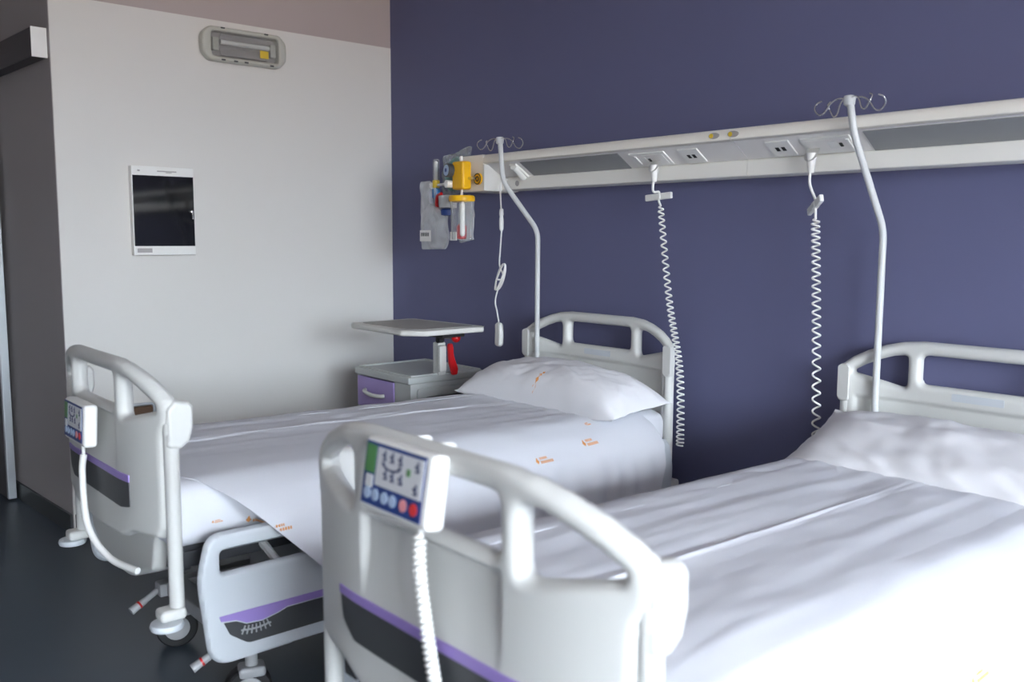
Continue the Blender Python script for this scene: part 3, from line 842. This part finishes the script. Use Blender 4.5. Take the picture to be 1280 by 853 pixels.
bg = bag('plastic_bag', (-4.06, 2.915, 1.455), [(-.115, 0), (.10, .005), (.115, .06), (.10, .17), (.06, .22), (-.02, .25), (-.045, .37), (-.135, .37), (-.13, .19), (-.12, .10)], .028, 'clear crumpled bag holding a white label, lowest at the left end of the wall unit', seed=2)
t = B(); box(t, (-.03, -.044, .075), (.10, .003, .06), .001); lb = finish(t, 'white_label', 'ash', bg)
t = B()
for k in range(7): box(t, (-.065+.011*k, -.0462, .082), (.005, .001, .02))
finish(t, 'barcode', 'dark', lb, smooth=False)
t = B(); tube(t, spline([(.0, 0, .33), (.01, 0, .2), (.015, 0, .03)], 8), .009, 10); finish(t, 'inner_tube', 'bag', bg)
bg2 = bag('mask_bag', (-3.99, 2.99, 1.76), [(-.10, 0), (-.02, -.02), (.07, .02), (.10, .05), (.12, .19), (.15, .245), (.04, .205), (-.075, .20), (-.09, .12)], .035, 'teal breathing mask in a clear bag behind the yellow regulator', m='bag_thin', seed=5)
t = B(); lathe(t, [(.018, -.02), (.04, 0), (.06, .06), (.055, .12), (.024, .165)], (-.01, .0, .03), seg=20, mtx=rot('Y', 22)); finish(t, 'mask', 'teal', bg2)
bg3 = bag('folded_bag', (-3.935, 3.03, 1.49), [(-.065, 0), (.05, .02), (.065, .2), (.03, .26), (-.06, .25)], .02, 'greyish folded clear bag hanging behind the suction jar', seed=8)
cn = empty('suction_canister', (-3.965, 2.93, 1.64), 0, 'small grey canister with red rim and blue cap under the wall unit', 'canister')
t = B(); lathe(t, [(.035, .035), (.048, .04), (.05, .1), (.035, .105)], (0, 0, 0), seg=22); finish(t, 'body', 'hub', cn)
t = B(); tube(t, spline([(-.055, -.02, .02), (-.066, -.025, .06), (-.05, -.03, .10), (-.01, -.035, .112)], 8), .009, 10); finish(t, 'red_rim', 'red', cn)
t = B(); lathe(t, [(.02, 0), (.036, .004), (.038, .03), (.03, .038)], (-.0, 0, -.004), seg=20); finish(t, 'blue_cap', 'blue', cn)

# ------------------------------------------------------------------ nurse call pendant
YP = 3.02
cl = empty('call_pendant', (-3.64, YP, 1.82), 0, 'white nurse call pendant on a looped cord below the wall unit', 'call button')
t = B()
tube(t, spline([(-.01, .06, .0), (.0, .015, -.01), (.005, 0, -.06), (.012, 0, -.16)], 8), .004, 8)
tube(t, spline([(.016, 0, -.26), (.005, 0, -.36), (-.0, 0, -.44), (.03, 0, -.50), (-.015, 0, -.57), (-.035, 0, -.63), (-.02, 0, -.68), (-.005, 0, -.735)], 8), .004, 8)
cd = finish(t, 'cord', 'white', cl, 60)
t = B(); lathe(t, [(.005, -.265), (.011, -.255), (.012, -.21), (.009, -.19), (.012, -.18), (.010, -.155), (.005, -.15)], (.014, 0, 0), seg=14); finish(t, 'connector', 'white', cl)
t = B()
for k in range(3):
    P = []
    for q in range(28):
        a = 2*PI*q/28
        x, z = .018*math.cos(a)*(1+.15*k), .068*math.sin(a)
        z2 = x*.0+z; x2 = x+z*.42
        P.append((.022-.01+x2-.006*k, .008*(k-1)+.006*math.sin(a+k), -.50+z2))
    tube(t, P, .0038, 8, closed=True)
tube(t, [(.018*math.cos(2*PI*q/16), .016*math.sin(2*PI*q/16), -.515+.0) for q in range(16)], .0038, 8, closed=True)
finish(t, 'looped_bundle', 'white', cl, 60)
t = B()
o = rpoly([(-.026, -.862), (.026, -.862), (.030, -.80), (.024, -.735), (-.024, -.735), (-.022, -.78)], .022, 6)
t = gplate([Vector((p.x-.004, p.y-.002)) for p in o], [], .03, .0145, .004)
for v in t.verts: v.co.y -= .015
finish(t, 'push_button_handle', 'plastic', cl)

# ------------------------------------------------------------------ coiled mains leads
def coil_lead(top, clip, clip_yaw, clip_rot, path, rad0, rad1, turns, label):
    root = empty('coiled_lead', top, 0, label, 'cable', 'coiled leads hanging from the wall unit')
    o = Vector(top); L = lambda p: Vector(p)-o
    t = B(); lathe(t, [(.014, -.004), (.026, 0), (.027, .03), (.016, .038)], (0, 0, 0), seg=18, mtx=Matrix((Vector((1, 0, 0)), sdir.cross(Vector((1, 0, 0))), snrm)).transposed()); 
    lathe(t, [(.007, -.075), (.012, -.07), (.018, -.02), (.018, 0)], snrm*.02, seg=14)
    finish(t, 'plug', 'white', root, 50)
    a = snrm*.02+Vector((0, 0, -.05)); c = L(clip)
    t = B(); tube(t, spline([a, a+Vector((0, -.005, -.06)), c+Vector((0, 0, .02)), c, c+Vector((.002, 0, -.02)), L(path[0])], 8), .0052, 10)
    P = spline([L(p) for p in path], 40); n = turns*14; hel = []
    for k in range(n+1):
        f = k/n*(len(P)-1); i = min(int(f), len(P)-2); p = P[i].lerp(P[i+1], f-i); r = rad0+(rad1-rad0)*k/n; ang = 2*PI*k/14
        r *= min(1, k/14)
        hel.append(p+Vector((math.cos(ang)*r, math.sin(ang)*r, 0)))
    tube(t, hel, .0038, 7); finish(t, 'coiled_cord', 'white', root, 60)
    t = B(); R = Matrix.Rotation(clip_yaw, 3, 'Z') @ rot('Y', clip_rot)
    for s in (-1, 1): box(t, R @ Vector((s*.037, 0, 0)), (.07, .016, .028), .004, 2, R)
    box(t, (0, 0, 0), (.03, .022, .024), .003, 2, R)
    bmesh.ops.translate(t, vec=c, verts=t.verts)
    finish(t, 'cord_clip', 'white', root)
    return root
pf = Vector((0, FT[0], FT[1]))+sdir*.075+snrm*.008
coil_lead((-2.622, pf.y, pf.z), (-2.625, 3.07, 1.70), 0, -4, [(-2.615, 3.07, 1.665), (-2.565, 3.085, 1.25), (-2.515, 3.105, .95), (-2.505, 3.108, .62)], .011, .0155, 42, 'coiled white lead passing behind the headboard of the bed by the white wall')
coil_lead((-1.872, pf.y, pf.z), (-1.865, 3.06, 1.645), -.7, -20, [(-1.868, 3.07, 1.60), (-1.855, 3.085, 1.2), (-1.838, 3.10, .60)], .0135, .0145, 30, 'coiled white lead hanging between the two beds with a tilted clip')

# ------------------------------------------------------------------ bedside cabinet with swivel tray
cb = empty('bedside_cabinet', (-4.16, 2.87, 0), 0, 'grey bedside cabinet with lavender drawers and raised swivel tray in the corner', 'cabinet')
CW, CD, CH = .53, .47, .80
b = B()
box(b, (-CW/2+.012, 0, .43), (.024, CD, .66), .003); box(b, (CW/2-.012, 0, .43), (.024, CD, .66), .003)
box(b, (0, CD/2-.008, .43), (CW-.05, .012, .66)); box(b, (0, 0, .11), (CW, CD, .03), .004)
box(b, (.175, -CD/2+.012, .43), (.13, .02, .66), .003); box(b, (.105, 0, .43), (.018, CD-.04, .64))
for z in (.56, .34): box(b, (-.07, 0, z), (.36, CD-.05, .012))
finish(b, 'carcass', 'cab', cb)
b = B(); box(b, (0, -.005, CH-.02), (CW+.01, CD+.02, .04), .008, 3); tp = finish(b, 'top', 'cabtop', cb)
b = B()
for s in (-1, 1):
    box(b, (s*(CW/2-.012), 0, CH+.003), (.02, CD-.01, .008), .003); box(b, (0, s*(CD/2-.014), CH+.003), (CW-.03, .018, .008), .003)
finish(b, 'raised_edge', 'cab', tp)
for z0, z1 in ((.585, .752), (.355, .565), (.14, .335)):
    b = B(); box(b, (-.075, -CD/2+.006, (z0+z1)/2), (.365, .02, z1-z0), .004); d = finish(b, 'drawer', 'cabdrawer', cb)
    b = B(); zc = (z0+z1)/2
    pts = spline([(-.17, -CD/2-.003, zc+.012), (-.155, -CD/2-.022, zc+.008), (-.08, -CD/2-.03, zc-.002), (0, -CD/2-.022, zc-.002), (.018, -CD/2-.003, zc)], 6)
    tube(b, pts, .011, 10); finish(b, 'handle', 'tray', d)
# side cut-out frame on the bed side
o = rpoly([(-.20, .14), (.20, .14), (.20, .735), (-.20, .735)], .02, 4); h = rpoly([(-.165, .18), (.18, .18), (.18, .69), (-.165, .69)], .045, 5)
t = plate(o, [h], .012, .003, 2)
for v in t.verts: v.co = Vector((CW/2+.012-v.co.y+.001, v.co.x, v.co.z))
finish(t, 'side_frame', 'cab', cb)
b = B(); box(b, (CW/2+.0005, 0, .435), (.002, .35, .5)); finish(b, 'side_recess', 'dark', cb)
for sx in (-1, 1):
    for sy in (-1, 1):
        b = B(); x, y = sx*.215, sy*.185
        lathe(b, [(.012, -.011), (.034, -.011), (.036, -.007), (.036, .007), (.034, .011), (.012, .011)], (x, y, .036), 'Y', 20); box(b, (x, y, .085), (.03, .03, .03), .004); box(b, (x+.0, y+.017, .062), (.02, .004, .06)); finish(b, 'caster', 'black', cb)
# tray column
cx, cy = .44, -.15
cx = -3.72+4.16; cy = 2.72-2.87
cx, cy = .25, -.03
b = B(); box(b, (cx, cy-.01, .882), (.05, .05, .175), .006); box(b, (cx+.036, cy-.02, .885), (.03, .045, .14), .008); co = finish(b, 'tray_column', 'plastic', cb)
b = B(); tube(b, [(cx-.005, cy, .96), (cx-.005, cy, 1.045)], .012, 14); tube(b, [(cx, cy, 1.0), (cx+.05, cy+.04, .995)], .011, 12); finish(b, 'chrome_stem', 'chrome', co)
b = B(); lathe(b, [(.008, -.02), (.018, -.016), (.018, .016), (.008, .02)], (cx+.02, cy-.02, .985), seg=16, mtx=rot('X', 90)); finish(b, 'pivot_bolt', 'black', co)
b = B(); bmesh.ops.create_uvsphere(b, u_segments=18, v_segments=12, radius=.025); bmesh.ops.translate(b, vec=(cx+.06, cy+.055, .992), verts=b.verts); finish(b, 'red_knob', 'red', co)
o = rpoly([(-.016, .965), (.016, .965), (.022, .90), (.05, .83), (.045, .795), (.012, .795), (-.008, .86)], .012, 4)
t = gplate(o, [], .024, .008, .004)
for v in t.verts: v.co = Vector((cx+.086-v.co.y, cy+.005+v.co.x, v.co.z+.003))
finish(t, 'red_lever', 'red', co)
# tray: shaped slab with a recessed inlay
o = rpoly([(-.30, -.22), (.20, -.245), (.24, -.22), (.30, -.17), (.31, .19), (.27, .22), (-.28, .20), (-.31, .17)], [.05, .03, .03, .04, .03, .03, .03, .03], 5)
t = plate(o, [], .028, .009, 3)
for v in t.verts: v.co = Vector((v.co.x, v.co.z, -v.co.y))
ty = empty  # tray stays a child of the cabinet
TC = Vector((-3.885+4.16, 2.67-2.87, 1.075))
TZ = math.radians(2)
def tp_(t):
    bmesh.ops.transform(t, matrix=Matrix.Translation(TC) @ Matrix.Rotation(TZ, 4, 'Z'), verts=t.verts); return t
tr = finish(tp_(t), 'swivel_tray', 'tray', cb)
o = rpoly([(-.26, -.17), (.18, -.19), (.25, -.14), (.265, .165), (-.25, .16)], .03, 4)
t = plate(o, [], .003, 0)
for v in t.verts: v.co = Vector((v.co.x, v.co.z, .002-v.co.y))
finish(tp_(t), 'tray_inlay', 'trayin', tr)
b = B(); box(b, (.10, .02, -.036), (.36, .14, .02), .005); finish(tp_(b), 'tray_bracket', 'black', tr)

# ------------------------------------------------------------------ X-ray viewer on the white wall
xv = empty('film_viewer', (XL, 1.754, 1.652), 0, 'white framed film viewing box with a black screen on the pale wall', 'film viewer')
b = B(); box(b, (.022, 0, 0), (.044, .325, .46), .004, 2); bx = finish(b, 'casing', 'white', xv)
b = B(); box(b, (.0445, .0, 0), (.004, .317, .365), .001); finish(b, 'screen', 'screen', xv)
b = B(); box(b, (.045, -.108, -.205), (.002, .075, .022)); finish(b, 'maker_plate', 'reflector', bx, smooth=False)
b = B(); box(b, (.045, .02, .206), (.002, .10, .006)); box(b, (.045, .03, .200), (.002, .03, .004)); box(b, (.045, -.125, .206), (.002, .012, .008)); finish(b, 'printed_line', 'reflector', bx, smooth=False)
b = B(); lathe(b, [(.004, 0), (.008, .002), (.008, .012), (.004, .014)], (.046, .145, .0), 'X', 14); tube(b, [(.052, .148, -.005), (.05, .15, -.04)], .003, 8); finish(b, 'latch', 'chrome', xv)

# ------------------------------------------------------------------ emergency light on the white wall
el = empty('bulkhead_light', (XL, 2.226, 2.551), 0, 'oblong bulkhead light with clear lens high on the pale wall', 'wall light')
def oblong(L, Hh, r):
    return rpoly([(-L/2, -Hh/2), (L/2, -Hh/2), (L/2, Hh/2), (-L/2, Hh/2)], r, 8)
def wallx(t, x0):
    for v in t.verts: v.co = Vector((x0-v.co.y, v.co.x, v.co.z))
    return t
o = rpoly([(-.20, -.09), (.20, -.09), (.24, -.05), (.243, 0), (.24, .05), (.20, .09), (-.20, .09), (-.24, .05), (-.243, 0), (-.24, -.05)], .045, 5)
t = plate(o, [oblong(.385, .13, .03)], .062, .014, 4); fr = finish(wallx(t, .062), 'housing', 'lampbody', el)
b = B(); box(b, (.006, 0, 0), (.012, .40, .145)); finish(b, 'back_plate', 'reflector', el)
b = B()
t = yzr = bmesh.new()
for s in (-1, 1):
    box(b, (.03, .0, s*.034), (.004, .27, .05), 0, 1, rot('Y', s*28))
finish(b, 'reflector', 'reflector', el, smooth=False)
yzr.free()
b = B(); tube(b, [(.046, -.14, .012), (.046, .14, .012)], .013, 14); finish(b, 'lamp_tube', 'tube_glass', el)
for s in (-1, 1):
    b = B(); box(b, (.03, s*.165, .0), (.04, .035, .07), .006); finish(b, 'tube_holder', 'lampbody', el)
b = B(); box(b, (.0605, 0, 0), (.003, .386, .131), .001); ln = finish(b, 'lens', 'lens', el)
b = B(); box(b, (.0635, .105, -.028), (.001, .05, .04)); finish(b, 'yellow_sticker', 'sticker', ln, smooth=False)
b = B()
for y, z in ((-.13, .083), (.12, .083), (-.13, -.083), (-.06, -.083), (.0, -.083), (.15, -.083)): box(b, (.062, y, z), (.006, .022, .008), .001)
finish(b, 'clip', 'dark', fr)

# ------------------------------------------------------------------ bumper rail low on the white wall
wr_ = empty('bumper_rail', (XL, 1.47, .61), 0, 'short brown bumper rail with bright metal edge, seen through the far footboard', 'wall rail')
b = B(); box(b, (.032, 0, -.008), (.03, .37, .05), .008, 3); finish(b, 'brown_strip', 'brown', wr_)
b = B(); tube(b, fillet([(.05, -.18, -.04), (.05, -.18, .03), (.05, .19, .03), (.05, .19, -.04)], .025), .0085, 10); finish(b, 'metal_edge', 'alu', wr_, 60)
for y in (-.12, .12):
    b = B(); box(b, (.01, y, -.008), (.02, .03, .03), .002); finish(b, 'bracket', 'hub', wr_)
